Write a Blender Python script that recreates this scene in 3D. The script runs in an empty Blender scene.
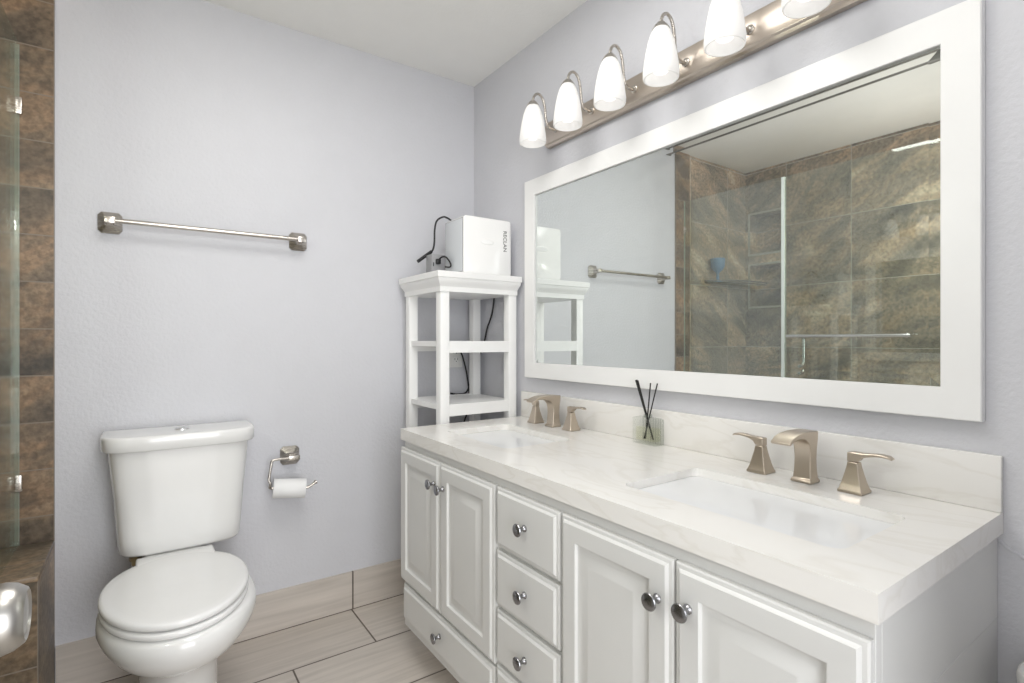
import bpy, bmesh, math, random
from mathutils import Vector, Matrix
random.seed(4)
S = bpy.context.scene
C = S.collection
R = math.radians

# ------------------------------------------------------------------ camera
YAW = 34.92
CAM = (-1.3578, -2.2777, 1.1706)
cd = bpy.data.cameras.new('camera')
cam = bpy.data.objects.new('camera', cd)
C.objects.link(cam)
cam.location = CAM
cam.rotation_euler = (R(90), 0, -R(YAW))
cd.sensor_fit = 'HORIZONTAL'
cd.sensor_width = 36.0
cd.lens = 526.19 * 36.0 / 1024.0
cd.shift_y = -2.03 / 1024.0
cd.clip_start = 0.02
S.camera = cam

# ------------------------------------------------------------------ view, world, large lights
S.view_settings.view_transform = 'Standard'
S.view_settings.look = 'None'
S.view_settings.gamma = 1.0
S.view_settings.use_curve_mapping = False
S.view_settings.exposure = 0.03
S.cycles.use_denoising = True
S.cycles.max_bounces = 12
S.cycles.diffuse_bounces = 6
S.cycles.glossy_bounces = 6
S.cycles.transparent_max_bounces = 16
S.cycles.caustics_reflective = False
S.cycles.caustics_refractive = False
S.cycles.sample_clamp_indirect = 6.0

W = bpy.data.worlds.new('world')
S.world = W
W.use_nodes = True
W.node_tree.nodes['Background'].inputs[0].default_value = (0.92, 0.96, 1.0, 1)
W.node_tree.nodes['Background'].inputs[1].default_value = 0.9


def area(name, loc, rot, sx, sy, power, col=(1, 1, 1)):
    l = bpy.data.lights.new(name, 'AREA')
    l.shape = 'RECTANGLE'
    l.size = sx
    l.size_y = sy
    l.energy = power
    l.color = col
    o = bpy.data.objects.new(name, l)
    C.objects.link(o)
    o.location = loc
    o.rotation_euler = rot
    return o


# added fill standing in for bedroom daylight through the open doorway behind the photographer
area('doorway_fill_light', (-1.2, -4.15, 1.30), (R(90), 0, 0), 2.6, 2.3, 105, (0.97, 0.98, 1.0))


def point_fill(name, loc, power, rad, col=(1, 1, 1)):
    l = bpy.data.lights.new(name, 'POINT')
    l.energy = power
    l.color = col
    l.shadow_soft_size = rad
    o = bpy.data.objects.new(name, l)
    C.objects.link(o)
    o.location = loc
    return o


# added fill lights without fixtures, all out of view
area('top_fill_area', (-0.92, -1.20, 2.432), (0, 0, 0), 0.7, 0.7, 12, (1.0, 0.985, 0.96))  # fill added to light the counter and floor from above
point_fill('bounce_fill_point', (-1.10, -1.95, 2.15), 8, 0.15, (1.0, 0.985, 0.96))  # soft point fill added near the camera to lift ceiling and walls
point_fill('shower_fill_point', (-1.95, -1.36, 1.75), 14, 0.06, (1.0, 0.985, 0.96))  # fill added to brighten the shower tile, kept outside the mirror's view


# ------------------------------------------------------------------ materials
def newmat(name):
    m = bpy.data.materials.new(name)
    m.use_nodes = True
    nt = m.node_tree
    b = nt.nodes['Principled BSDF']
    return m, nt, b


def setp(b, **k):
    for n, v in k.items():
        n = n.replace('_', ' ')
        if n in b.inputs:
            if isinstance(v, tuple) and len(v) == 3:
                v = v + (1,)
            b.inputs[n].default_value = v


def noise_bump(nt, b, scale, strength, dist=0.002, detail=3.0, rough=0.5):
    tc = nt.nodes.new('ShaderNodeNewGeometry')
    n = nt.nodes.new('ShaderNodeTexNoise')
    n.inputs['Scale'].default_value = scale
    n.inputs['Detail'].default_value = detail
    n.inputs['Roughness'].default_value = rough
    nt.links.new(tc.outputs['Position'], n.inputs['Vector'])
    bp = nt.nodes.new('ShaderNodeBump')
    bp.inputs['Strength'].default_value = strength
    bp.inputs['Distance'].default_value = dist
    nt.links.new(n.outputs['Fac'], bp.inputs['Height'])
    nt.links.new(bp.outputs['Normal'], b.inputs['Normal'])
    return n


def plain(name, col, rough=0.4, metal=0.0, bump=None, coat=0.0, spec=0.5):
    m, nt, b = newmat(name)
    setp(b, Base_Color=col, Roughness=rough, Metallic=metal, Coat_Weight=coat, Specular_IOR_Level=spec)
    # gentle procedural variation of the colour
    g = nt.nodes.new('ShaderNodeNewGeometry')
    n = nt.nodes.new('ShaderNodeTexNoise')
    n.inputs['Scale'].default_value = 9.0
    n.inputs['Detail'].default_value = 4.0
    nt.links.new(g.outputs['Position'], n.inputs['Vector'])
    mx = nt.nodes.new('ShaderNodeMix')
    mx.data_type = 'RGBA'
    mx.inputs[6].default_value = tuple(c * 0.975 for c in col) + (1,)
    mx.inputs[7].default_value = tuple(min(1, c * 1.02) for c in col) + (1,)
    nt.links.new(n.outputs['Fac'], mx.inputs[0])
    nt.links.new(mx.outputs[2], b.inputs['Base Color'])
    if bump:
        noise_bump(nt, b, *bump)
    return m


def ramp(nt, stops):
    r = nt.nodes.new('ShaderNodeValToRGB')
    e = r.color_ramp.elements
    e[0].position, e[0].color = stops[0][0], tuple(stops[0][1]) + (1,)
    e[1].position, e[1].color = stops[-1][0], tuple(stops[-1][1]) + (1,)
    for p, c in stops[1:-1]:
        x = e.new(p)
        x.color = tuple(c) + (1,)
    return r


def mixc(nt, fac, a, b, mode='MIX'):
    m = nt.nodes.new('ShaderNodeMix')
    m.data_type = 'RGBA'
    m.blend_type = mode
    for idx, v in ((0, fac), (6, a), (7, b)):
        if isinstance(v, (int, float)):
            m.inputs[idx].default_value = v
        elif isinstance(v, tuple):
            m.inputs[idx].default_value = v + (1,) if len(v) == 3 else v
        else:
            nt.links.new(v, m.inputs[idx])
    return m.outputs[2]


def plane_coords(nt, a, b, oa=0.0, ob=0.0):
    """vector (axis a + oa, axis b + ob, 0) of the world position"""
    g = nt.nodes.new('ShaderNodeNewGeometry')
    s = nt.nodes.new('ShaderNodeSeparateXYZ')
    nt.links.new(g.outputs['Position'], s.inputs[0])
    c = nt.nodes.new('ShaderNodeCombineXYZ')
    for i, (ax, o) in enumerate(((a, oa), (b, ob))):
        ad = nt.nodes.new('ShaderNodeMath')
        ad.operation = 'ADD'
        ad.inputs[1].default_value = o
        nt.links.new(s.outputs[ax], ad.inputs[0])
        nt.links.new(ad.outputs[0], c.inputs[i])
    return g, c.outputs[0]


def plank_mat(name, a, b, oa, ob, bw, bh, offset=0.5, mortar=0.0065, swap=False):
    m, nt, bs = newmat(name)
    g, vec = plane_coords(nt, a, b, oa, ob)
    br = nt.nodes.new('ShaderNodeTexBrick')
    br.offset = offset
    br.inputs['Scale'].default_value = 1.0
    br.inputs['Brick Width'].default_value = bw
    br.inputs['Row Height'].default_value = bh
    br.inputs['Mortar Size'].default_value = mortar * 0.5
    br.inputs['Mortar Smooth'].default_value = 0.1
    br.inputs['Color1'].default_value = (0.56, 0.51, 0.46, 1)
    br.inputs['Color2'].default_value = (0.60, 0.55, 0.50, 1)
    br.inputs['Mortar'].default_value = (0.13, 0.105, 0.085, 1)
    nt.links.new(vec, br.inputs['Vector'])
    mp = nt.nodes.new('ShaderNodeMapping')
    mp.inputs['Scale'].default_value = (2.6, 46.0, 1.0)
    nt.links.new(vec, mp.inputs['Vector'])
    n = nt.nodes.new('ShaderNodeTexNoise')
    n.inputs['Scale'].default_value = 1.0
    n.inputs['Detail'].default_value = 6.0
    n.inputs['Distortion'].default_value = 0.5
    nt.links.new(mp.outputs[0], n.inputs['Vector'])
    rp = ramp(nt, [(0.25, (0.78, 0.775, 0.77)), (0.5, (0.95, 0.95, 0.95)), (0.75, (1.1, 1.1, 1.1))])
    nt.links.new(n.outputs['Fac'], rp.inputs[0])
    col = mixc(nt, 0.8, br.outputs['Color'], rp.outputs[0], 'MULTIPLY')
    nt.links.new(col, bs.inputs['Base Color'])
    setp(bs, Roughness=0.38)
    bp = nt.nodes.new('ShaderNodeBump')
    bp.invert = True
    bp.inputs['Strength'].default_value = 0.6
    bp.inputs['Distance'].default_value = 0.002
    nt.links.new(br.outputs['Fac'], bp.inputs['Height'])
    nt.links.new(bp.outputs['Normal'], bs.inputs['Normal'])
    return m


def slate_mat(name, a, b, oa, ob, bw, bh, offset=0.0, mortar=0.004, grout=(0.46, 0.43, 0.37), bright=1.0, warm=(1.0, 1.0, 0.98)):
    m, nt, bs = newmat(name)
    g, vec = plane_coords(nt, a, b, oa, ob)
    br = nt.nodes.new('ShaderNodeTexBrick')
    br.offset = offset
    br.inputs['Scale'].default_value = 1.0
    br.inputs['Brick Width'].default_value = bw
    br.inputs['Row Height'].default_value = bh
    br.inputs['Mortar Size'].default_value = mortar * 0.5
    br.inputs['Mortar Smooth'].default_value = 0.0
    br.inputs['Color1'].default_value = (0, 0, 0, 1)
    br.inputs['Color2'].default_value = (1, 1, 1, 1)
    br.inputs['Mortar'].default_value = (0.5, 0.5, 0.5, 1)
    nt.links.new(vec, br.inputs['Vector'])
    # slanting clouds of rust, olive and grey
    mp = nt.nodes.new('ShaderNodeMapping')
    mp.inputs['Scale'].default_value = (1.0, 1.0, 1.0)
    mp.inputs['Rotation'].default_value = (0.5, 0.45, 0.4)
    nt.links.new(g.outputs['Position'], mp.inputs['Vector'])
    st = nt.nodes.new('ShaderNodeMapping')
    st.inputs['Scale'].default_value = (2.4, 2.6, 7.5)
    nt.links.new(mp.outputs[0], st.inputs['Vector'])
    ad = nt.nodes.new('ShaderNodeVectorMath')
    ad.operation = 'MULTIPLY_ADD'
    nt.links.new(br.outputs['Color'], ad.inputs[0])
    ad.inputs[1].default_value = (9.0, 5.0, 7.0)
    nt.links.new(st.outputs[0], ad.inputs[2])
    n = nt.nodes.new('ShaderNodeTexNoise')
    n.inputs['Scale'].default_value = 1.0
    n.inputs['Detail'].default_value = 6.0
    n.inputs['Roughness'].default_value = 0.6
    n.inputs['Distortion'].default_value = 0.4
    nt.links.new(ad.outputs[0], n.inputs['Vector'])
    k = bright
    rp = ramp(nt, [(0.30, (0.085 * k, 0.078 * k, 0.066 * k)), (0.42, (0.165 * k, 0.145 * k, 0.118 * k)),
                   (0.50, (0.235 * k, 0.198 * k, 0.155 * k)), (0.58, (0.33 * k, 0.255 * k, 0.185 * k)),
                   (0.68, (0.44 * k, 0.375 * k, 0.29 * k))])
    nt.links.new(n.outputs['Fac'], rp.inputs[0])
    n2 = nt.nodes.new('ShaderNodeTexNoise')
    n2.inputs['Scale'].default_value = 60.0
    n2.inputs['Detail'].default_value = 5.0
    nt.links.new(g.outputs['Position'], n2.inputs['Vector'])
    rp2 = ramp(nt, [(0.35, (0.5, 0.5, 0.5)), (0.65, (1.2, 1.2, 1.2))])
    nt.links.new(n2.outputs['Fac'], rp2.inputs[0])
    col = mixc(nt, 0.75, rp.outputs[0], rp2.outputs[0], 'MULTIPLY')
    # tile to tile tint
    tint = mixc(nt, br.outputs['Color'], tuple(0.82 * c for c in warm), tuple(1.16 * c for c in warm))
    col = mixc(nt, 1.0, col, tint, 'MULTIPLY')
    col = mixc(nt, br.outputs['Fac'], col, grout)
    nt.links.new(col, bs.inputs['Base Color'])
    setp(bs, Roughness=0.42)
    bp = nt.nodes.new('ShaderNodeBump')
    bp.inputs['Strength'].default_value = 0.35
    bp.inputs['Distance'].default_value = 0.003
    nt.links.new(n2.outputs['Fac'], bp.inputs['Height'])
    nt.links.new(bp.outputs['Normal'], bs.inputs['Normal'])
    return m


def quartz_mat():
    m, nt, bs = newmat('quartz')
    g = nt.nodes.new('ShaderNodeNewGeometry')
    mp = nt.nodes.new('ShaderNodeMapping')
    mp.inputs['Rotation'].default_value = (0.3, 0.5, 0.35)
    mp.inputs['Scale'].default_value = (3.5, 1.6, 5.0)
    nt.links.new(g.outputs['Position'], mp.inputs['Vector'])
    n = nt.nodes.new('ShaderNodeTexNoise')
    n.inputs['Scale'].default_value = 1.6
    n.inputs['Detail'].default_value = 7.0
    n.inputs['Distortion'].default_value = 1.2
    nt.links.new(mp.outputs[0], n.inputs['Vector'])
    rp = ramp(nt, [(0.0, (0.80, 0.785, 0.755)), (0.45, (0.80, 0.785, 0.755)), (0.49, (0.755, 0.735, 0.695)), (0.525, (0.80, 0.785, 0.755)),
                   (1.0, (0.815, 0.80, 0.775))])
    nt.links.new(n.outputs['Fac'], rp.inputs[0])
    nt.links.new(rp.outputs[0], bs.inputs['Base Color'])
    setp(bs, Roughness=0.2)
    return m


def glass_mat(name, tint, ior=1.5, rough=0.0):
    m, nt, b = newmat(name)
    nt.nodes.remove(b)
    out = nt.nodes['Material Output']
    tr = nt.nodes.new('ShaderNodeBsdfTransparent')
    tr.inputs[0].default_value = tint + (1,)
    gl = nt.nodes.new('ShaderNodeBsdfGlossy')
    gl.inputs['Roughness'].default_value = rough
    gl.inputs['Color'].default_value = (1, 1, 1, 1)
    fr = nt.nodes.new('ShaderNodeFresnel')
    # the same reflectance from both sides of a thin sheet
    ge = nt.nodes.new('ShaderNodeNewGeometry')
    mr = nt.nodes.new('ShaderNodeMapRange')
    mr.inputs[3].default_value = ior
    mr.inputs[4].default_value = 1.0 / ior
    nt.links.new(ge.outputs['Backfacing'], mr.inputs[0])
    nt.links.new(mr.outputs[0], fr.inputs['IOR'])
    mx = nt.nodes.new('ShaderNodeMixShader')
    nt.links.new(fr.outputs[0], mx.inputs[0])
    nt.links.new(tr.outputs[0], mx.inputs[1])
    nt.links.new(gl.outputs[0], mx.inputs[2])
    nt.links.new(mx.outputs[0], out.inputs[0])
    return m


def shade_mat():
    m, nt, b = newmat('frosted_lamp_glass')
    nt.nodes.remove(b)
    out = nt.nodes['Material Output']
    df = nt.nodes.new('ShaderNodeBsdfDiffuse')
    df.inputs[0].default_value = (0.9, 0.9, 0.9, 1)
    tl = nt.nodes.new('ShaderNodeBsdfTranslucent')
    tl.inputs[0].default_value = (0.82, 0.81, 0.79, 1)
    g = nt.nodes.new('ShaderNodeBsdfGlossy')
    g.inputs['Roughness'].default_value = 0.3
    m1 = nt.nodes.new('ShaderNodeMixShader')
    m1.inputs[0].default_value = 0.5
    nt.links.new(df.outputs[0], m1.inputs[1])
    nt.links.new(tl.outputs[0], m1.inputs[2])
    m2 = nt.nodes.new('ShaderNodeMixShader')
    m2.inputs[0].default_value = 0.05
    nt.links.new(m1.outputs[0], m2.inputs[1])
    nt.links.new(g.outputs[0], m2.inputs[2])
    em = nt.nodes.new('ShaderNodeEmission')
    em.inputs[0].default_value = (1.0, 0.98, 0.95, 1)
    em.inputs[1].default_value = 0.12
    ads = nt.nodes.new('ShaderNodeAddShader')
    nt.links.new(m2.outputs[0], ads.inputs[0])
    nt.links.new(em.outputs[0], ads.inputs[1])
    nt.links.new(ads.outputs[0], out.inputs[0])
    return m


def emit_mat(name, col, st):
    m, nt, b = newmat(name)
    setp(b, Base_Color=(0.9, 0.9, 0.9), Roughness=0.4, Emission_Color=col, Emission_Strength=st)
    return m


def brushed(name, col, rough=0.28, scale=(1, 1, 60)):
    m, nt, b = newmat(name)
    setp(b, Base_Color=col, Metallic=1.0, Roughness=rough)
    g = nt.nodes.new('ShaderNodeNewGeometry')
    mp = nt.nodes.new('ShaderNodeMapping')
    mp.inputs['Scale'].default_value = tuple(8.0 * s for s in scale)
    nt.links.new(g.outputs['Position'], mp.inputs['Vector'])
    n = nt.nodes.new('ShaderNodeTexNoise')
    n.inputs['Scale'].default_value = 1.0
    n.inputs['Detail'].default_value = 3.0
    nt.links.new(mp.outputs[0], n.inputs['Vector'])
    mr = nt.nodes.new('ShaderNodeMapRange')
    mr.inputs[3].default_value = rough - 0.025
    mr.inputs[4].default_value = rough + 0.035
    nt.links.new(n.outputs['Fac'], mr.inputs[0])
    nt.links.new(mr.outputs[0], b.inputs['Roughness'])
    return m


PAINT = (0.61, 0.613, 0.645)
M_wall = plain('lavender_grey_paint', PAINT, 0.42, bump=(75.0, 0.45, 0.004, 4.0, 0.55), spec=0.4)
M_ceil = plain('ceiling_paint', (0.86, 0.855, 0.83), 0.8, bump=(90.0, 0.25, 0.003))
M_floor = plank_mat('wood_look_floor_tile', 0, 1, 0.622 + 6.1, 0.305 * 20 - 0.0, 0.61, 0.305, 0.5)
M_base = plank_mat('wood_look_base_tile', 0, 2, 0.617 + 6.1, 0.0, 0.61, 0.60, 0.0)
M_base_y = plank_mat('wood_look_base_tile_side', 1, 2, 6.1, 0.0, 0.61, 0.60, 0.0)
M_slate_x = slate_mat('slate_tile_back', 0, 2, 2.205 + 0.435 * 10, 0.435 * 4 - 1.987 + 0.435 * 4, 0.435, 0.435, bright=1.35, warm=(1.05, 0.97, 0.89))
M_slate_y = slate_mat('slate_tile_side', 1, 2, 0.313 + 0.4225 * 20, 0.435 * 4 - 1.987 + 0.435 * 4, 0.4225, 0.435, bright=1.35, warm=(1.05, 0.97, 0.89))
M_strip = slate_mat('slate_edge_tile', 0, 2, 1.75 + 1.5, 0.1515 * 20 - 2.114, 0.15, 0.1515, bright=0.76, grout=(0.22, 0.18, 0.14), warm=(1.05, 0.89, 0.74))
M_strip_y = slate_mat('slate_edge_tile_side', 1, 2, 0.331 + 3.3, 0.152 * 20 - 0.515, 0.33, 0.25, grout=(0.24, 0.20, 0.16), warm=(1.0, 0.88, 0.74))
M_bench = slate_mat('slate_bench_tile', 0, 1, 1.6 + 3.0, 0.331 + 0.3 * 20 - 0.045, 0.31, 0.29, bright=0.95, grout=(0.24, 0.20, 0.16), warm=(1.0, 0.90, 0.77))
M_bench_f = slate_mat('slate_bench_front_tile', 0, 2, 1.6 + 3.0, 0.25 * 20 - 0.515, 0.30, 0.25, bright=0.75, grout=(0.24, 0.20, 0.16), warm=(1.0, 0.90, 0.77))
M_trimtile = plain('niche_trim_tile', (0.45, 0.425, 0.36), 0.4)
M_quartz = quartz_mat()
M_cab = plain('white_cabinet_paint', (0.67, 0.67, 0.655), 0.34)
M_white = plain('white_satin_paint', (0.85, 0.85, 0.84), 0.32)
M_porc = plain('white_porcelain', (0.80, 0.80, 0.79), 0.10, coat=0.3)
M_seat = plain('white_seat_plastic', (0.83, 0.83, 0.825), 0.14)
M_sink = plain('white_sink_china', (0.78, 0.79, 0.80), 0.10)
M_nickel = brushed('brushed_nickel', (0.52, 0.485, 0.44), 0.27)
M_knob = brushed('satin_nickel_knob', (0.42, 0.405, 0.38), 0.30)
M_champ = brushed('champagne_nickel', (0.56, 0.485, 0.40), 0.33, (1, 1, 6))
M_pewter = plain('pewter_knob', (0.30, 0.30, 0.31), 0.24, 1.0)
M_chrome = plain('chrome', (0.75, 0.75, 0.75), 0.10, 1.0)
M_edge = plain('polished_glass_edge', (0.36, 0.42, 0.37), 0.2)
M_bronze = plain('dark_bronze', (0.085, 0.078, 0.07), 0.45, 0.0)
M_plate = brushed('light_bar_nickel', (0.60, 0.53, 0.46), 0.30, (1, 60, 1))
M_black = plain('black_rubber', (0.012, 0.012, 0.013), 0.45)
M_reed = plain('black_reed', (0.012, 0.011, 0.010), 0.7)
M_grey = plain('grey_plastic', (0.30, 0.30, 0.31), 0.45)
M_fr = plain('white_gloss_plastic', (0.84, 0.84, 0.83), 0.16)
M_frdoor = plain('pale_grey_plastic', (0.60, 0.625, 0.65), 0.25)
M_text = plain('dark_print', (0.10, 0.10, 0.095), 0.5)
M_paper = plain('toilet_paper', (0.84, 0.84, 0.84), 0.9, bump=(300.0, 0.2, 0.001))
M_card = plain('cardboard', (0.42, 0.31, 0.21), 0.9)
M_brass = plain('tarnished_brass', (0.38, 0.30, 0.18), 0.35, 1.0)
M_dark = plain('dark_gap', (0.02, 0.02, 0.02), 0.8)
M_glass = glass_mat('shower_glass', (0.905, 0.945, 0.91), 1.75)
M_seal = plain('clear_vinyl_seal', (0.74, 0.78, 0.76), 0.25)
M_bottle, nt, b = newmat('ribbed_bottle_glass')
setp(b, Base_Color=(0.98, 0.99, 0.98), Roughness=0.06, Transmission_Weight=1.0, IOR=1.42)
tr = nt.nodes.new('ShaderNodeBsdfTransparent')
tr.inputs[0].default_value = (0.96, 0.97, 0.96, 1)
mx = nt.nodes.new('ShaderNodeMixShader')
mx.inputs[0].default_value = 0.84
nt.links.new(b.outputs[0], mx.inputs[1])
nt.links.new(tr.outputs[0], mx.inputs[2])
nt.links.new(mx.outputs[0], nt.nodes['Material Output'].inputs[0])
M_oil = glass_mat('diffuser_oil', (0.985, 0.987, 0.93), 1.25, 0.0)
M_cup = plain('blue_plastic', (0.10, 0.22, 0.40), 0.3)
M_shelfglass = glass_mat('smoked_shelf_glass', (0.50, 0.58, 0.54), 1.5)
M_shade = shade_mat()
M_bulb = emit_mat('lit_bulb', (1.0, 0.97, 0.93, 1), 1.1)
M_plast = plain('outlet_plastic', (0.80, 0.80, 0.78), 0.35)
M_bin = plain('bin_plastic', (0.80, 0.79, 0.76), 0.35)
M_door = plain('white_door_paint', (0.76, 0.76, 0.75), 0.4)

def mirror_mat():
    """silvered glass under a thin uneven film of dust and wiping marks"""
    m, nt, b = newmat('silvered_mirror')
    setp(b, Base_Color=(0.80, 0.84, 0.82), Metallic=1.0, Roughness=0.0)
    out = nt.nodes['Material Output']
    g = nt.nodes.new('ShaderNodeNewGeometry')
    mp = nt.nodes.new('ShaderNodeMapping')
    mp.inputs['Scale'].default_value = (3.0, 3.0, 9.0)
    mp.inputs['Rotation'].default_value = (0.9, 0, 0)
    nt.links.new(g.outputs['Position'], mp.inputs['Vector'])
    n = nt.nodes.new('ShaderNodeTexNoise')
    n.inputs['Scale'].default_value = 1.6
    n.inputs['Detail'].default_value = 5.0
    n.inputs['Distortion'].default_value = 1.0
    nt.links.new(mp.outputs[0], n.inputs['Vector'])
    mr = nt.nodes.new('ShaderNodeMapRange')
    mr.inputs[1].default_value = 0.35
    mr.inputs[2].default_value = 0.75
    mr.inputs[3].default_value = 0.055
    mr.inputs[4].default_value = 0.11
    nt.links.new(n.outputs['Fac'], mr.inputs[0])
    df = nt.nodes.new('ShaderNodeBsdfDiffuse')
    df.inputs[0].default_value = (0.8, 0.82, 0.78, 1)
    mx = nt.nodes.new('ShaderNodeMixShader')
    nt.links.new(mr.outputs[0], mx.inputs[0])
    nt.links.new(b.outputs[0], mx.inputs[1])
    nt.links.new(df.outputs[0], mx.inputs[2])
    nt.links.new(mx.outputs[0], out.inputs[0])
    return m


M_mirror = mirror_mat()


# ------------------------------------------------------------------ mesh helpers
class MB:
    def __init__(s):
        s.v, s.f = [], []

    def add(s, v, f):
        o = len(s.v)
        s.v += [tuple(p) for p in v]
        s.f += [tuple(i + o for i in q) for q in f]
        return s

    def from_bm(s, bm):
        bm.verts.ensure_lookup_table()
        for i, v in enumerate(bm.verts):
            v.index = i
        s.add([v.co[:] for v in bm.verts], [[v.index for v in f.verts] for f in bm.faces])
        bm.free()
        return s

    def box(s, x0, x1, y0, y1, z0, z1, r=0.0, seg=2):
        bm = bmesh.new()
        bmesh.ops.create_cube(bm, size=1.0)
        x0, x1 = sorted((x0, x1)); y0, y1 = sorted((y0, y1)); z0, z1 = sorted((z0, z1))
        for v in bm.verts:
            v.co = Vector(((x0 + x1) / 2 + v.co.x * (x1 - x0), (y0 + y1) / 2 + v.co.y * (y1 - y0), (z0 + z1) / 2 + v.co.z * (z1 - z0)))
        if r > 0:
            bmesh.ops.bevel(bm, geom=bm.edges[:], offset=r, segments=seg, affect='EDGES', profile=0.5)
        return s.from_bm(bm)

    def loft(s, rings, cap0=True, cap1=True, closed=True):
        n = len(rings[0])
        v = [p for r in rings for p in r]
        f = []
        for i in range(len(rings) - 1):
            for j in range(n if closed else n - 1):
                k = (j + 1) % n
                f.append((i * n + j, i * n + k, (i + 1) * n + k, (i + 1) * n + j))
        if cap0:
            f.append(tuple(range(n))[::-1])
        if cap1:
            f.append(tuple((len(rings) - 1) * n + j for j in range(n)))
        return s.add(v, f)

    def lathe(s, prof, centre, axis=(0, 0, 1), n=32, cap0=True, cap1=True):
        """prof: list of (radius, distance along axis)"""
        a = Vector(axis).normalized()
        u = a.orthogonal().normalized()
        w = a.cross(u)
        c = Vector(centre)
        rings = []
        for r, d in prof:
            r = max(r, 1e-5)
            rings.append([tuple(c + a * d + (u * math.cos(2 * math.pi * j / n) + w * math.sin(2 * math.pi * j / n)) * r) for j in range(n)])
        return s.loft(rings, cap0, cap1)

    def tube(s, pts, rad, n=12, sub=6):
        P = [Vector(p) for p in pts]
        if sub > 1 and len(P) > 2:
            Q = []
            for i in range(len(P) - 1):
                p0 = P[i - 1] if i > 0 else P[i] * 2 - P[i + 1]
                p3 = P[i + 2] if i + 2 < len(P) else P[i + 1] * 2 - P[i]
                for k in range(sub):
                    t = k / sub
                    Q.append(0.5 * ((2 * P[i]) + (P[i + 1] - p0) * t + (2 * p0 - 5 * P[i] + 4 * P[i + 1] - p3) * t * t +
                                    (3 * P[i] - p0 - 3 * P[i + 1] + p3) * t ** 3))
            Q.append(P[-1])
            P = Q
        rr = rad if isinstance(rad, (list, tuple)) else [rad] * len(P)
        rings = []
        up = None
        for i, p in enumerate(P):
            t = (P[min(i + 1, len(P) - 1)] - P[max(i - 1, 0)]).normalized()
            if up is None:
                up = t.orthogonal().normalized()
            up = (up - t * up.dot(t)).normalized()
            sd = t.cross(up)
            rings.append([tuple(p + (up * math.cos(2 * math.pi * j / n) + sd * math.sin(2 * math.pi * j / n)) * rr[min(i, len(rr) - 1)]) for j in range(n)])
        return s.loft(rings)

    def bar(s, pts, rad, n=12):
        return s.tube(pts, rad, n, 1)


def off(p):
    o = Vector((0, 0, 0))
    while p is not None:
        o += p.location
        p = p.parent
    return o


def obj(name, mb, mat, parent=None, label=None, smooth=40, bevel=None, loc=None):
    o_ = off(parent)
    if parent is None and loc is not None:
        o_ = Vector(loc)
    me = bpy.data.meshes.new(name)
    me.from_pydata([(x - o_.x, y - o_.y, z - o_.z) for x, y, z in mb.v], [], mb.f)
    bm = bmesh.new()
    bm.from_mesh(me)
    bmesh.ops.recalc_face_normals(bm, faces=bm.faces[:])
    bm.to_mesh(me)
    bm.free()
    for mt in (mat if isinstance(mat, (list, tuple)) else [mat]):
        me.materials.append(mt)
    if smooth:
        me.shade_smooth()
        me.set_sharp_from_angle(angle=R(smooth))
    o = bpy.data.objects.new(name, me)
    C.objects.link(o)
    if parent is not None:
        o.parent = parent
    elif loc is not None:
        o.location = loc
    if label:
        o['label'] = label
    if bevel:
        md = o.modifiers.new('bevel', 'BEVEL')
        md.width = bevel
        md.segments = 2
        md.limit_method = 'ANGLE'
        md.angle_limit = R(35)
    return o


def tag(o, label, cat, group=None):
    o['label'] = label
    o['category'] = cat
    if group:
        o['group'] = group
    return o


def thing(name, label, cat, loc, group=None):
    o = bpy.data.objects.new(name, None)
    o.empty_display_size = 0.05
    C.objects.link(o)
    o.location = loc
    return tag(o, label, cat, group)


def struct(name, mb, mat, parent=None, **k):
    o = obj(name, mb, mat, parent, **k)
    if parent is None:
        o['kind'] = 'structure'
    return o


def rrect(x0, x1, y0, y1, r, z, n=6):
    P = []
    for cx, cy, a0 in ((x1 - r, y1 - r, 0), (x0 + r, y1 - r, 90), (x0 + r, y0 + r, 180), (x1 - r, y0 + r, 270)):
        for k in range(n + 1):
            a = R(a0 + 90 * k / n)
            P.append((cx + r * math.cos(a), cy + r * math.sin(a), z))
    return P


def egg(cx, w, yc, lf, lb, z, nf=2.0, nb=2.0, N=56):
    """closed plan outline, front towards -Y (lf, exponent nf), back towards +Y (lb, nb)"""
    P = []
    for i in range(N):
        t = 2 * math.pi * i / N
        c_, s_ = math.cos(t), math.sin(t)
        e = nb if s_ > 0 else nf
        x = math.copysign(abs(c_) ** (2 / e), c_) * w
        y = math.copysign(abs(s_) ** (2 / e), s_) * (lb if s_ > 0 else lf)
        P.append((cx + x, yc + y, z))
    return P


H = 2.44          # ceiling height
# ================================================================== SETTING
fl = MB().box(-2.6, 0.15, -4.2, 0.15, -0.08, 0.0)
struct('floor', fl, M_floor, smooth=None)
struct('ceiling', MB().box(-2.6, 0.15, -2.55, 0.15, H, H + 0.08), M_ceil, smooth=None)
struct('wall_back', MB().box(-1.6, 0.12, 0.0, 0.12, 0.0, H), M_wall, smooth=None)
wr = struct('wall_right', MB().box(0.0, 0.12, -2.55, 0.0, 0.0, H), M_wall, smooth=None)
struct('wall_seam', MB().tube([(0.0005, -1.982, 0.782), (0.0, -1.995, 0.770), (0.0, -2.01, 0.764), (0.0, -2.04, 0.755), (0.0, -2.2, 0.750)], 0.0035, 8), M_wall, wr)
struct('wall_left', MB().box(-1.72, -1.6, -2.55, -1.56, 0.0, H), M_wall, smooth=None)
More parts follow.
